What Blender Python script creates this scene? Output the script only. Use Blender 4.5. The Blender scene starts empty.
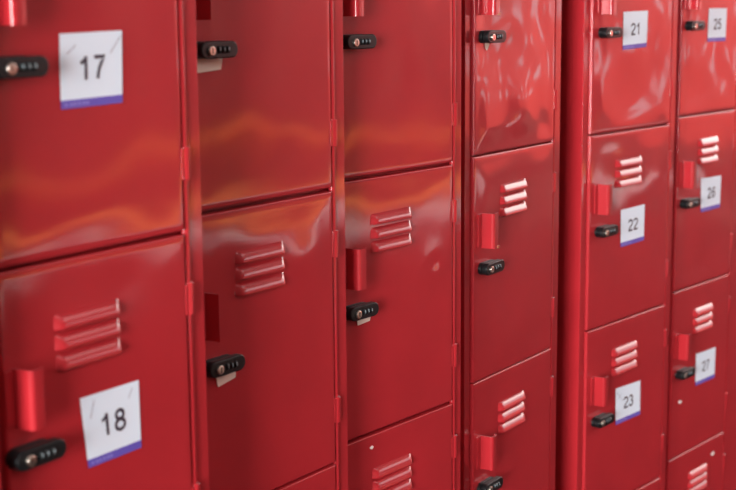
import bpy, bmesh, math, random
from mathutils import Vector, Matrix, noise
sc = bpy.context.scene
COL = sc.collection
EYE = 1.73          # camera height above the floor
H = 0.45            # height of one tier
S1 = EYE - 0.2807   # the split between first and second tier

# ------------------------------------------------------------------ helpers
def link(name, me, mats, parent=None, loc=None):
    o = bpy.data.objects.new(name, me); COL.objects.link(o)
    for m in (mats if isinstance(mats, (list, tuple)) else [mats]): me.materials.append(m)
    if parent: o.parent = parent
    if loc: o.location = loc
    return o
def obj(name, bm, mats, parent=None, loc=None, smooth=False):
    bmesh.ops.recalc_face_normals(bm, faces=bm.faces)
    me = bpy.data.meshes.new(name); bm.to_mesh(me); bm.free()
    if smooth:
        for p in me.polygons: p.use_smooth = True
        try: me.set_sharp_from_angle(angle=math.radians(40))
        except Exception: pass
    o = link(name, me, mats, parent, loc)
    if smooth and name not in ('door','louvre_vent'):
        md = o.modifiers.new('wn', 'WEIGHTED_NORMAL'); md.keep_sharp = True; md.weight = 100
    return o
def box(bm, a, b, mi=0, bev=0, seg=2):
    x0,y0,z0 = a; x1,y1,z1 = b
    r = bmesh.ops.create_cube(bm, size=1, matrix=Matrix.Translation(((x0+x1)/2,(y0+y1)/2,(z0+z1)/2)) @ Matrix.Diagonal((x1-x0,y1-y0,z1-z0,1)))
    fs = {f for v in r['verts'] for f in v.link_faces}
    if bev:
        es = list({e for v in r['verts'] for e in v.link_edges})
        q = bmesh.ops.bevel(bm, geom=es, offset=bev, segments=seg, affect='EDGES', profile=.5)
        fs = set(q['faces']) | {f for f in fs if f.is_valid}
    for f in fs: f.material_index = mi
def cyl(bm, c, r, h, axis='Z', seg=20, mi=0, bev=0, r2=None):
    M = Matrix.Translation(c)
    if axis == 'Y': M = M @ Matrix.Rotation(math.pi/2, 4, 'X')
    if axis == 'X': M = M @ Matrix.Rotation(math.pi/2, 4, 'Y')
    q = bmesh.ops.create_cone(bm, cap_ends=True, segments=seg, radius1=r, radius2=r if r2 is None else r2, depth=h, matrix=M)
    fs = {f for v in q['verts'] for f in v.link_faces}
    for f in fs: f.material_index = mi
    if bev:
        es = [e for e in {e for v in q['verts'] for e in v.link_edges} if len(e.link_faces)==2 and e.calc_face_angle(0) > 1]
        z = bmesh.ops.bevel(bm, geom=es, offset=bev, segments=3, affect='EDGES', profile=.5)
        for f in z['faces']: f.material_index = mi
def stadium(bm, x0, x1, z, hh, y0, y1, bev=0, mi=0, n=10):
    """oblong with round ends in the x-z plane, from depth y0 (outer) to y1"""
    pts = []
    for k in range(n+1):
        a = -math.pi/2 + math.pi*k/n; pts.append((x1-hh+hh*math.cos(a), z+hh*math.sin(a)))
    for k in range(n+1):
        a = math.pi/2 + math.pi*k/n; pts.append((x0+hh+hh*math.cos(a), z+hh*math.sin(a)))
    vs = [bm.verts.new((p[0], y0, p[1])) for p in pts]
    f = bm.faces.new(vs)
    e = bmesh.ops.extrude_face_region(bm, geom=[f])
    nv = [v for v in e['geom'] if isinstance(v, bmesh.types.BMVert)]
    for v in nv: v.co.y = y1
    rim = list(f.edges) if f.is_valid else []
    if bev:
        fr = [ed for ed in {ed for v in vs if v.is_valid for ed in v.link_edges} if all(abs(v.co.y-y0) < 1e-6 for v in ed.verts)]
        bmesh.ops.bevel(bm, geom=fr, offset=bev, segments=3, affect='EDGES', profile=.5)

# ------------------------------------------------------------------ materials
def mat(name, col, rough=.5, metal=0, spec=.5, coat=0, coat_rough=.1, bump=None, mottle=0):
    m = bpy.data.materials.new(name); m.use_nodes = True
    nt = m.node_tree; b = nt.nodes['Principled BSDF']
    b.inputs['Base Color'].default_value = (*col, 1)
    b.inputs['Roughness'].default_value = rough
    b.inputs['Metallic'].default_value = metal
    b.inputs['Specular IOR Level'].default_value = spec
    b.inputs['Coat Weight'].default_value = coat
    b.inputs['Coat Roughness'].default_value = coat_rough
    if bump or mottle:
        g = nt.nodes.new('ShaderNodeNewGeometry')
    if bump:
        last = None
        for sc_, st, di in bump:
            n = nt.nodes.new('ShaderNodeTexNoise'); n.inputs['Scale'].default_value = sc_; n.inputs['Detail'].default_value = 2
            nt.links.new(g.outputs['Position'], n.inputs['Vector'])
            bp = nt.nodes.new('ShaderNodeBump'); bp.inputs['Strength'].default_value = st; bp.inputs['Distance'].default_value = di
            nt.links.new(n.outputs['Fac'], bp.inputs['Height'])
            if last: nt.links.new(last.outputs['Normal'], bp.inputs['Normal'])
            last = bp
        nt.links.new(last.outputs['Normal'], b.inputs['Normal'])
    if mottle:
        n = nt.nodes.new('ShaderNodeTexNoise'); n.inputs['Scale'].default_value = 9; n.inputs['Detail'].default_value = 5
        nt.links.new(g.outputs['Position'], n.inputs['Vector'])
        r = nt.nodes.new('ShaderNodeValToRGB')
        r.color_ramp.elements[0].position = .3; r.color_ramp.elements[1].position = .75
        r.color_ramp.elements[0].color = tuple(c*(1-mottle) for c in col) + (1,)
        r.color_ramp.elements[1].color = tuple(min(1, c*(1+mottle)) for c in col) + (1,)
        nt.links.new(n.outputs['Fac'], r.inputs['Fac']); nt.links.new(r.outputs['Color'], b.inputs['Base Color'])
    return m
RED   = mat('red enamel', (.415,.019,.026), rough=.45, spec=.12, coat=.9, coat_rough=.075, bump=[(60,.05,.0015)], mottle=.07)
BLACK = mat('black plastic', (.006,.008,.009), rough=.38, spec=.3)
DARK  = mat('dark slot', (.003,.003,.003), rough=.7)
NICKEL= mat('nickel', (.70,.66,.58), rough=.28, metal=1)
TICK  = mat('pale digit ink', (.22,.29,.31), rough=.5)
PAPER = mat('sticker paper', (.74,.85,.95), rough=.6)
STRIP = mat('violet strip', (.115,.085,.46), rough=.5)
STRIPT= mat('strip lettering', (.25,.22,.62), rough=.5)
INK   = mat('number ink', (.045,.035,.055), rough=.6)
PENCIL= mat('grey scratch', (.36,.36,.42), rough=.7)
TAG   = mat('old paper tag', (.78,.66,.56), rough=.8, mottle=.12)
CHIP  = mat('bare chipped paint', (.85,.78,.74), rough=.6)
RUST  = mat('worn brass edge', (.42,.26,.10), rough=.5)

# ------------------------------------------------------------------ locker columns
rng = random.Random(7)
def door_mesh(w, h, seed, dents, chips, amp, crumple=.0006):
    """front sheet as a fine grid with rolled edges and real dents, closed by a rim and a back"""
    bm = bmesh.new(); nx, nz = 44, 56
    rr = .0022; th = .016
    def ycoord(x, z):
        ex = min(x, w-x); ez = min(z, h-z)
        e = min(ex, ez)
        y = 0.0
        if e < rr: y += rr - math.sqrt(max(0, rr*rr-(rr-e)**2))
        k = min(1, max(0, (e-rr)/.05)); k = k*k*(3-2*k)
        n1 = noise.noise(Vector((x*5.0, z*5.5, seed*3.7)))
        n2 = noise.noise(Vector((x*13, z*12, seed*5.1+9)))
        y += k*amp*(n1*.0028+n2*crumple)
        y += .0012*(1-k)*0
        for (dx, dz, r, d) in dents:
            q = ((x-dx)**2+(z-dz)**2)/(r*r)
            y += d*math.exp(-q)
        return y
    def coords(L, n):
        base = [0, rr*.3, rr*.65, rr*1.05]
        mid = [rr*1.05+(L-2.1*rr)*k/n for k in range(1, n)]
        return base+mid+[L-b for b in reversed(base)]
    xs, zs = coords(w, nx), coords(h, nz)
    g = [[bm.verts.new((x, ycoord(x,z), z)) for x in xs] for z in zs]
    for i in range(len(zs)-1):
        for j in range(len(xs)-1):
            bm.faces.new((g[i][j], g[i][j+1], g[i+1][j+1], g[i+1][j]))
    edge = [e for e in bm.edges if len(e.link_faces)==1]
    r = bmesh.ops.extrude_edge_only(bm, edges=edge)
    vs = [v for v in r['geom'] if isinstance(v, bmesh.types.BMVert)]
    for v in vs: v.co.y = th
    bb = [bm.verts.new(p) for p in ((0,th,0),(w,th,0),(w,th,h),(0,th,h))]
    bm.faces.new(bb)
    for f in bm.faces: f.material_index = 0
    for (x, z, rx, rz) in chips:       # small bare spots where enamel has flaked
        n = 9; pts = []
        for k in range(n):
            a = 2*math.pi*k/n; q = rng.uniform(.75, 1.15)
            pts.append((x+rx*q*math.cos(a), z+rz*q*math.sin(a)))
        top = [bm.verts.new((px, ycoord(px,pz)-.0007, pz)) for px,pz in pts]
        bot = [bm.verts.new((px, ycoord(px,pz)+.0005, pz)) for px,pz in pts]
        f = bm.faces.new(top); f.material_index = 1
        for k in range(n):
            f = bm.faces.new((top[k], top[(k+1)%n], bot[(k+1)%n], bot[k])); f.material_index = 1
    return bm, ycoord

def louvre_bm(wd):
    bm = bmesh.new()
    for k in range(3):
        zt = -k*.0238
        n = 26; prof = [(0,0),(.0015,.0022),(.0035,.0044),(.006,.0061),(.0095,.0078),(.013,.0092),(.0165,.0102),(.0182,.0103),(.0192,.0094),(.0194,.0060),(.0194,-.002)]
        rows = []
        for i in range(n+1):
            x = wd*i/n
            e = min(x, wd-x); s = min(1, e/.011); s = math.sin(s*math.pi/2)
            skew = 0
            rows.append([bm.verts.new((x, -d*s+.0012, zt-v+skew)) for v, d in prof])
        for i in range(n):
            for j in range(len(prof)-1):
                bm.faces.new((rows[i][j], rows[i+1][j], rows[i+1][j+1], rows[i][j+1]))
    return bm

def handle_bm(worn=False, lip=True):
    """pull: flange on the door, web standing out, lip folded to the right; origin top-left of the flange"""
    bm = bmesh.new(); L = .069
    box(bm, (0,-.0022,-L+.002), (.016,.001,-.001), 0, .0008)
    path = []   # outer x,y line of the web and lip
    path += [(.0135,.001),(.0145,-.022)]
    R = .006
    for k in range(0, 7):
        a = math.pi + (math.pi/2)*k/6
        path.append((.0145+R+R*math.cos(a), -.022+R*math.sin(a)))
    path += [(.034,-.0275),(.0365,-.0255),(.0375,-.021)]
    if not lip: path = [(.0135,.001),(.0140,-.012),(.0145,-.0265)]   # pull whose lip is missing
    t = .0022
    outer = [Vector(p) for p in path]; inner = []
    for i, p in enumerate(outer):
        a = outer[max(0,i-1)]; b = outer[min(len(outer)-1,i+1)]; d = (b-a).normalized(); nrm = Vector((-d.y, d.x))
        inner.append(p+nrm*t)
    loop = outer+inner[::-1]
    top = [bm.verts.new((p.x,p.y,0)) for p in loop]; bot = [bm.verts.new((p.x,p.y,-L)) for p in loop]
    n = len(loop); m = len(outer)
    for i in range(n):
        bm.faces.new((top[i], top[(i+1)%n], bot[(i+1)%n], bot[i]))
    for i in range(m-1):
        for s in (top, bot): bm.faces.new((s[i], s[i+1], s[n-2-i], s[n-1-i]))
    if worn:
        box(bm, (.030,-.0288,-L-.0006), (.039,-.021,-L+.004), 1, .0008)
    return bm

def lock(parent, x, z, up):
    bm = bmesh.new()
    stadium(bm, x, x+.066, z, .0120, -.007, .001, .001)
    stadium(bm, x+.004, x+.062, z, .0100, -.010, -.006)
    stadium(bm, x-.001, x+.076, z, .0118, -.0205, -.0095, .0020)
    
    lk = obj('combination_lock', bm, BLACK, parent, smooth=True); lk['label'] = 'black combination lock'
    bm = bmesh.new()
    cyl(bm, (x+.0185,-.0218,z-.001), .0066, .004, 'Y', 28, 0, .0012)
    box(bm, (x+.0176,-.0241,z-.0050), (x+.0194,-.0236,z+.0030), 1)
    q = obj('key_cylinder', bm, [NICKEL, DARK], parent, smooth=True); q['label'] = 'silver key cylinder'
    for k in range(3):
        xx = x+.0345+k*.0092
        bm = bmesh.new()
        cyl(bm, (xx,-.0170,z), .0064, .0052, 'X', 24, 0, .0006)
        for a in (.15,):
            box(bm, (xx-.0008,-.0170-.0064*math.cos(a)-.0005, z+.0064*math.sin(a)-.0022), (xx+.0008,-.0170-.0064*math.cos(a)+.0006, z+.0064*math.sin(a)+.0022), 1)
        obj('number_dial', bm, [BLACK, TICK], parent, smooth=True)

def arc(cx, cy, rx, ry, a0, a1, n=16):
    return [(cx+rx*math.cos(math.radians(a0+(a1-a0)*k/n)), cy+ry*math.sin(math.radians(a0+(a1-a0)*k/n))) for k in range(n+1)]
GLYPH = {   # grotesque numerals as centre lines in a box one unit tall
 '1': [[(.10,.72),(.20,.76),(.29,.84),(.34,.95)], [(.34,1.0),(.34,0)]],
 '2': [arc(.30,.70,.235,.245,170,-35)+[(.36,.40),(.12,.18),(.055,.055),(.57,.055)]],
 '3': [arc(.28,.74,.20,.205,165,-88), arc(.28,.29,.235,.24,90,-165)],
 '5': [[(.50,.94),(.17,.94),(.10,.50)]+arc(.29,.32,.23,.265,128,-160)],
 '6': [arc(.31,.31,.215,.255,0,360,24), [(.52,.78)]+arc(.33,.70,.20,.245,35,110)+[(.11,.66),(.095,.45),(.10,.31)]],
 '7': [[(.05,.94),(.53,.94),(.40,.74),(.28,.46),(.22,.20),(.20,0)]],
 '8': [arc(.30,.74,.185,.20,0,360,24), arc(.30,.285,.225,.235,0,360,24)],
}
def numeral_strips(s):
    out = []; x = 0
    for ch in s:
        for path in GLYPH[ch]: out.append([(x+p[0]*1.32, p[1]) for p in path])
        x += .90
    return out
def sticker(parent, quad, num, yf, marks=()):
    """quad: TL,TR,BR,BL in door coordinates (x, z)"""
    TL,TR,BR,BL = [Vector(q) for q in quad]
    def P(s, t):   # s across, t down
        return (TL*(1-s)+TR*s)*(1-t)+(BL*(1-s)+BR*s)*t
    bm = bmesh.new()
    def patch(s0,t0,s1,t1,lift,mi,n=8):
        rows=[]
        for i in range(n+1):
            row=[]
            for j in range(n+1):
                p = P(s0+(s1-s0)*i/n, t0+(t1-t0)*j/n); row.append(bm.verts.new((p.x, yf(p.x,p.y)-lift, p.y)))
            rows.append(row)
        for i in range(n):
            for j in range(n):
                f = bm.faces.new((rows[i][j],rows[i+1][j],rows[i+1][j+1],rows[i][j+1])); f.material_index = mi
    patch(0,0,1,.885,.0011,0); patch(0,.885,1,1,.0012,1)
    for s in (.06,.14,.20,.27,.34,.40): patch(s,.925,s+.045,.965,.0014,2,1)
    for (s0,t0,s1,t1) in marks:
        n = 6; w = .008
        for i in range(n):
            a = P(s0+(s1-s0)*i/n, t0+(t1-t0)*i/n); b = P(s0+(s1-s0)*(i+1)/n, t0+(t1-t0)*(i+1)/n)
            d = (b-a).normalized()*.0; nr = Vector((-(b-a).y,(b-a).x)).normalized()*.0006
            f = bm.faces.new([bm.verts.new((q.x, yf(q.x,q.y)-.0015, q.y)) for q in (a-nr,b-nr,b+nr,a+nr)]); f.material_index = 4
    th = .315; asp = (BL-TL).length/(TR-TL).length
    for path in numeral_strips(num):
        q = [P(.5+.01+(x-.86)*th*asp, .475-(y-.5)*th) for x, y in path]; hw = .0022
        L_, R_ = [], []
        for i, p in enumerate(q):
            d = (q[min(i+1,len(q)-1)]-q[max(i-1,0)]).normalized(); nr = Vector((-d.y,d.x))*hw
            for lst, v in ((L_,p+nr),(R_,p-nr)): lst.append(bm.verts.new((v.x, yf(v.x,v.y)-.0017, v.y)))
        for i in range(len(q)-1):
            f = bm.faces.new((L_[i],L_[i+1],R_[i+1],R_[i])); f.material_index = 3
    o = obj('number_sticker', bm, [PAPER, STRIP, STRIPT, INK, PENCIL], parent)
    o['label'] = 'white paper sticker with the number %s over a violet strip' % num

def paper_tag(parent, pts, yf):
    bm = bmesh.new()
    t = [bm.verts.new((x, -.004 if z < -9 else yf(x,z)-.0025, z)) for x,z in pts]
    b = [bm.verts.new((x, yf(x,z)-.0012, z)) for x,z in pts]
    bm.faces.new(t); bm.faces.new(b); n = len(pts)
    for i in range(n): bm.faces.new((t[i],t[(i+1)%n],b[(i+1)%n],b[i]))
    o = obj('paper_tag', bm, TAG, parent); o['label'] = 'torn beige paper tag'

def column(label, X, Y, rot, dz, w, sl, sr, du, louv, stickers, amp, seed, dents={}, chips={}, tags={}, gaps=None, worn=()):
    root = bpy.data.objects.new('locker_cabinet', None); COL.objects.link(root)
    root.location = (X, Y, 0); root.rotation_euler = (0,0,rot)
    root['label'] = label; root['category'] = 'locker'; root['group'] = 'red metal locker columns'
    s1 = S1+dz; top = s1+H+.022; D = .42; FY = .006    # frame plane sits just behind the door faces
    x0, x1 = -sl, w+sr; zb = s1-3*H
    # frame: two stiles, rails behind the gaps
    bm = bmesh.new()
    box(bm, (x0,FY,0.0), (-.003,FY+.03,top), 0, .0015)
    box(bm, (w+.016,FY,0.0), (x1,FY+.03,top), 0, .0015)
    box(bm, (w+.0035,FY+.012,0.0), (w+.018,FY+.032,top), 0)
    for k in range(5):
        z = s1+H-k*H
        box(bm, (-.006,FY+.013,z-.014), (w+.01,FY+.03,z+.014), 0)
    box(bm, (-.004,FY,s1+H+.003), (w+.017,FY+.03,top), 0, .001)
    box(bm, (-.004,FY,0.0), (w+.017,FY+.03,zb-.003), 0, .001)
    obj('frame', bm, RED, root, smooth=True)
    bm = bmesh.new()     # rolled bead the hinges ride on
    cyl(bm, (w+.0095,FY+.001,(top-.004)/2), .0058, top-.006, 'Z', 20)
    obj('hinge_rod', bm, RED, root, smooth=True)
    for side, (a, b) in (('l',(x0,x0+.0015)),('r',(x1-.0015,x1))):
        bm = bmesh.new(); box(bm, (a,FY+.0295,0.0), (b,D,top), 0)
        obj('side_panel', bm, RED, root)
    bm = bmesh.new(); box(bm, (x0+.0015,FY+.03,top-.0015), (x1-.0015,D,top)); obj('top_panel', bm, RED, root)
    bm = bmesh.new(); box(bm, (x0+.0015,D-.0015,0.0), (x1-.0015,D,top-.0015)); obj('back_panel', bm, RED, root)
    for k in range(1, 4):
        bm = bmesh.new(); box(bm, (x0+.002,FY+.031,s1+H-k*H-.001), (x1-.002,D-.002,s1+H-k*H+.001)); obj('shelf', bm, RED, root)
    for k in range(4):
        g = (gaps or {}).get
        gt = g(k, .0022) if k else .002; gb = g(k+1, .0022) if k < 3 else .002
        zt = s1+H-k*H-gt; zl = s1+H-(k+1)*H+gb; h = zt-zl
        dn = [(x, h-(v)+gt, r, d) for (x,v,r,d) in dents.get(k, [])]
        ch = [(x, h-v+gt, rx, rz) for (x,v,rx,rz) in chips.get(k, [])]
        bm, yf0 = door_mesh(w, h, seed+k*1.37, dn, ch, amp[k], .0010 if amp[k] > 2 else .0006)
        d = obj('door', bm, [RED, CHIP], root, (0,0,zl), smooth=True)
        num = stickers.get(k)
        d['label'] = ('red metal door numbered %s' % num[0]) if num else 'red metal door without a number'
        yf = yf0
        V = lambda v: h-v+gt           # v is measured down from the tier line
        lu, lw = louv
        lo = obj('louvre_vent', louvre_bm(lw), RED, d, (lu, yf(lu+lw/2, V(.09)), V(.0635)), smooth=True)
        hd = obj('pull_handle', handle_bm(k in worn, abs(X-1.4056) > .001), [RED, RUST], d, (.014+du, yf(.02, V(.15)), V(.1135)), smooth=True)
        hd['label'] = 'bright red folded pull handle'
        lock(d, .0155+du*1.4, V(.2235+(0 if du > -.01 else (.004,-.007,0,0)[k])), 0)
        for v in (.0885, H-.0885):
            bm = bmesh.new()
            cyl(bm, (w+.0095,.0055,V(v)), .0082, .043, 'Z', 20, 0, .001)
            box(bm, (w-.0015,-.0006,V(v)-.020), (w+.009,.0035,V(v)+.020), 0, .0006)
            obj('hinge', bm, RED, d, smooth=True)
        if num:
            quad = [(x, V(v)) for x, v in num[1]]
            sticker(d, quad, num[0], yf, num[2] if len(num) > 2 else ())
        if k in tags: paper_tag(d, [(x, V(v)) for x, v in tags[k]], yf)
    return root

def tri(v0, k):  # tier-k list helper: convert v measured from split one
    return v0 - (k-1)*H

# -------- the neighbour just left of the picture, which shades the left edge of the next one
column('red metal locker column at the very left, beside the one numbered 17 and 18',
       .593, 1.180, .05, 0, .3145, .02, .043, 0, (.093,.115), {}, [.5,.5,.4,.4], 30.0)
# -------- A: doors 17, 18
q17 = [(.108,.193),(.211,.191),(.208,.277),(.106,.279)]
q18 = [(.114,.172),(.217,.173),(.218,.261),(.123,.261)]
column('red metal locker column with number stickers 17 and 18 on its doors',
       .985, 1.2333, .0568, -.0012, .3145, .02, .043, -.014, (.078,.113),
       {0:('17', q17, ((.10,.28,.25,.16),(.80,.30,.97,.08))), 1:('18', q18, ((.13,.32,.22,.08),(.80,.22,.88,.08)))},
       [.45,.6,.4,.4], 1.0, dents={0:[(.20,.36,.09,.0012),(.06,.40,.10,-.0012)], 1:[(.16,.03,.10,.0012)]}, gaps={1:.0026})
# -------- B
column('red metal locker column right of the door numbered 18, paper tags under its locks',
       1.4056, 1.3455, .0213, 0, .3345, .02, .043, 0, (.093,.116), {}, [.35,.6,.4,.4], 4.2,
       dents={0:[(.13,.38,.09,.0010),(.10,.30,.12,-.0012)], 1:[(.08,.03,.07,-.0018),(.27,.10,.035,-.0012)]},
       tags={0:[(.024,.230),(.078,.230),(.073,.2515),(.024,.2545)], 1:[(.042,.230),(.090,.230),(.088,.2500),(.050,.256)]}, gaps={1:.0030})
# -------- C
column('red metal locker column with a round dent and white chip on its unnumbered doors',
       1.8085, 1.4011, -.0308, .0011, .3395, .02, .037, 0, (.094,.117), {}, [.45,.6,.4,.4], 7.5,
       dents={0:[(.30,.10,.07,.0015),(.2,.40,.09,.0012)], 1:[(.284,.176,.012,.0018),(.284,.176,.035,-.0012)]},
       chips={2:[(.093,.025,.006,.0035)]},
       tags={1:[(.050,.228),(.094,.228),(.088,.2475),(.056,.250)]}, gaps={1:.0028,2:.0030})
# -------- D
column('red metal locker column without numbers, crumpled shiny top door, left of the wide gap',
       2.2882, 1.4321, .0540, -.0008, .3465, .026, .044, 0, (.104,.117), {}, [2.4,.9,.4,.4], 23.9,
       dents={0:[(.20,.30,.09,-.0022)]}, gaps={1:.0018,2:.0012},
       tags={0:[(.042,.228),(.064,.228),(.060,.238),(.050,.250),(.044,.245)]}, worn=(0,1))
# -------- E
q21 = [(.131,.178),(.247,.176),(.247,.260),(.134,.264)]
q22 = [(.142,.185),(.256,.184),(.258,.272),(.144,.274)]
q23 = [(.136,.165),(.257,.170),(.259,.257),(.139,.256)]
column('red metal locker column with number stickers 21, 22 and 23 on its doors',
       2.8307, 1.4647, -.0507, -.0037, .3755, .026, .040, .006, (.115,.123),
       {0:('21', q21), 1:('22', q22), 2:('23', q23, ((.05,.12,.28,.40),(.22,.18,.10,.34)))}, [1.7,.8,.4,.4], 15.1,
       gaps={1:.0022,2:.0018})
# -------- F
q25 = [(.145,.181),(.252,.181),(.250,.266),(.143,.266)]
q26 = [(.130,.168),(.250,.171),(.248,.257),(.135,.258)]
q27 = [(.134,.189),(.251,.192),(.251,.278),(.136,.277)]
column('red metal locker column with number stickers 25, 26 and 27 on its doors',
       3.3173, 1.4709, -.0515, .0046, .3245, .020, .13, .002, (.110,.116),
       {0:('25', q25), 1:('26', q26), 2:('27', q27)}, [1.8,.8,.4,.4], 19.6,
       chips={2:[(.050,.302,.010,.0045)], 3:[(.258,.047,.011,.006)]}, gaps={1:.0016,2:.0016,3:.0012})

# ------------------------------------------------------------------ setting
def structure(name, bm, m):
    o = obj(name, bm, m); o['kind'] = 'structure'; return o
FLOOR = mat('dark concrete floor', (.035,.024,.024), rough=.8, spec=0, mottle=.15)
WALL  = mat('dark brick red wall', (.10,.05,.045), rough=.8, spec=.1, mottle=.1)
CEIL  = mat('ceiling board', (.40,.34,.32), rough=.8)
ORANGE = mat('orange for door reflections', (.85,.26,.05), rough=.6, mottle=.1)  # chosen to show as orange reflections in the enamel
PALE  = mat('pale for door reflections', (.62,.68,.72), rough=.6, mottle=.05)  # chosen to show as a lilac reflection in the enamel
REFL_RED  = mat('red for door reflections', (.46,.030,.026), rough=.7, mottle=.1)  # red chosen to warm the reflections in the right-hand top doors
X0, X1, XC, XE, OY, BY, ZT = -6.0, 13.0, 7.5, 17.0, -6.5, 2.0, 3.6
bm = bmesh.new(); box(bm, (X0-.2,-14,-.1), (XE+.2,BY+.2,0)); structure('floor', bm, FLOOR)
bm = bmesh.new(); box(bm, (X0,BY,0), (X1,BY+.2,ZT)); structure('wall_back', bm, WALL)
# unseen opposite wall; windows placed so low sun patches reflect in the doors
wins = [(3.0+1.6*i, 4.25+1.6*i, .75, 2.35) for i in range(6)]
bm = bmesh.new()
xs = [X0]+[v for w in wins for v in w[:2]]+[X1]
for i in range(0, len(xs), 2): box(bm, (xs[i],OY-.2,0), (xs[i+1],OY,ZT))
for (a,b,z0,z1) in wins:
    box(bm, (a,OY-.2,0), (b,OY,z0)); box(bm, (a,OY-.2,z1), (b,OY,ZT))
structure('wall_front', bm, WALL)
bm = bmesh.new(); box(bm, (X0,OY,.36), (X1,OY+.50,.42)); box(bm, (X0,OY+.80,0), (X1,OY+1.5,.02)); structure('added_trim_1', bm, ORANGE)  # added orange slab and floor strip, unseen, reflected as warm bands
bm = bmesh.new(); box(bm, (X0,OY,0), (X1,OY+.40,.36)); structure('added_trim_3', bm, WALL)  # dark base added under the orange slab, also unseen
bm = bmesh.new(); box(bm, (X0,OY+2.0,0), (X1,OY+2.6,.02)); structure('added_trim_2', bm, PALE)  # added pale floor strip, unseen, reflected as lilac in the doors
bm = bmesh.new(); box(bm, (X0,OY-.2,ZT), (XC,BY+.2,ZT+.1)); structure('ceiling', bm, CEIL)
bm = bmesh.new(); box(bm, (X0-.2,OY-.2,0), (X0,BY+.2,ZT)); structure('wall_left', bm, WALL)
bm = bmesh.new(); q = random.Random(4)      # added end wall, pierced so bright patches reflect in the right doors
for (z0, z1) in ((0,.85),(1.22,1.60),(1.85,3.0)): box(bm, (XE,-14,z0), (XE+.12,BY+.2,z1))
for (z0, z1, off) in ((.85,1.22,0),(1.60,1.85,.45)):
    y = -14+off
    while y < BY: y2 = y+q.uniform(.8,1.7); box(bm, (XE,y,z0), (XE+.12,min(y2,BY+.2),z1)); y = y2+q.uniform(.4,.7)
structure('added_wall_right', bm, REFL_RED)

bm = bmesh.new(); box(bm, (X0,-10.2,0), (XE,-10,2.5)); structure('blocker_wall', bm, WALL)  # dark wall added to block the bright outside from door reflections
def area(name, loc, rot, sx, sy, power, col):
    l = bpy.data.lights.new(name, 'AREA'); l.shape = 'RECTANGLE'; l.size = sx; l.size_y = sy; l.energy = power; l.color = col
    o = bpy.data.objects.new(name, l); COL.objects.link(o); o.location = loc; o.rotation_euler = rot; return o
R90 = math.radians(90)
# daylight through the glazed end of the hall behind the camera
area('left_end_daylight', (X0+.05,-.9,1.9), (R90,0,-R90), 3.0, 3.0, 1500, (1,.98,.98))
# added bright overhead panel that the louvre tops reflect as cream white
area('added_sky_panel', (12.2,-1.0,ZT), (0,0,0), 8.5, 4.6, 620, (1,.91,.80))
# added orange area lights, there to reflect as warm bands in the doors
for x, z, L, p in ((10.7,.36,.9,4.2), (12.2,.46,.6,1.5)):
    area('added_orange_glint', (x,OY+.52,z), (R90,0,math.pi), L, .30, p, (1,.36,.10))
# added overhead fill lights, out of view, evening out the doors
for x in (-1.5, 1.5, 4.5):
    area('added_ceiling_fill', (x,-1.8,ZT-.03), (0,0,0), 1.8, 1.8, 18, (1,.97,.97))
sun = bpy.data.lights.new('sun', 'SUN'); sun.energy = 30; sun.angle = math.radians(.6); sun.color = (1,.85,.66)
so = bpy.data.objects.new('sun', sun); COL.objects.link(so)
so.rotation_euler = Vector((.45,.62,-.60)).to_track_quat('-Z','Y').to_euler()
w = bpy.data.worlds.new('World'); sc.world = w; w.use_nodes = True
w.node_tree.nodes['Background'].inputs['Color'].default_value = (1,.92,.97,1)
w.node_tree.nodes['Background'].inputs['Strength'].default_value = 3.2

# ------------------------------------------------------------------ camera
f, pitch, roll, yaw = 1406.84, .166455, -.0090945, .635406
cy, sy, cp, sp = math.cos(yaw), math.sin(yaw), math.cos(pitch), math.sin(pitch)
F = Vector((cy*cp, sy*cp, -sp)); R = Vector((sy,-cy,0)); U = R.cross(F)
R2 = math.cos(roll)*R+math.sin(roll)*U; U2 = math.cos(roll)*U-math.sin(roll)*R
cam = bpy.data.cameras.new('camera'); co = bpy.data.objects.new('camera', cam); COL.objects.link(co)
co.matrix_world = Matrix(((R2.x,U2.x,-F.x,0),(R2.y,U2.y,-F.y,0),(R2.z,U2.z,-F.z,EYE),(0,0,0,1)))
cam.sensor_width = 36; cam.lens = f/736*36; cam.clip_start = .05
cam.dof.use_dof = True; cam.dof.focus_distance = 2.42; cam.dof.aperture_fstop = (cam.lens/1000)/.014
sc.camera = co
sc.view_settings.view_transform = 'Standard'; sc.view_settings.look = 'None'
sc.view_settings.gamma = 1; sc.view_settings.use_curve_mapping = False; sc.view_settings.exposure = -0.06
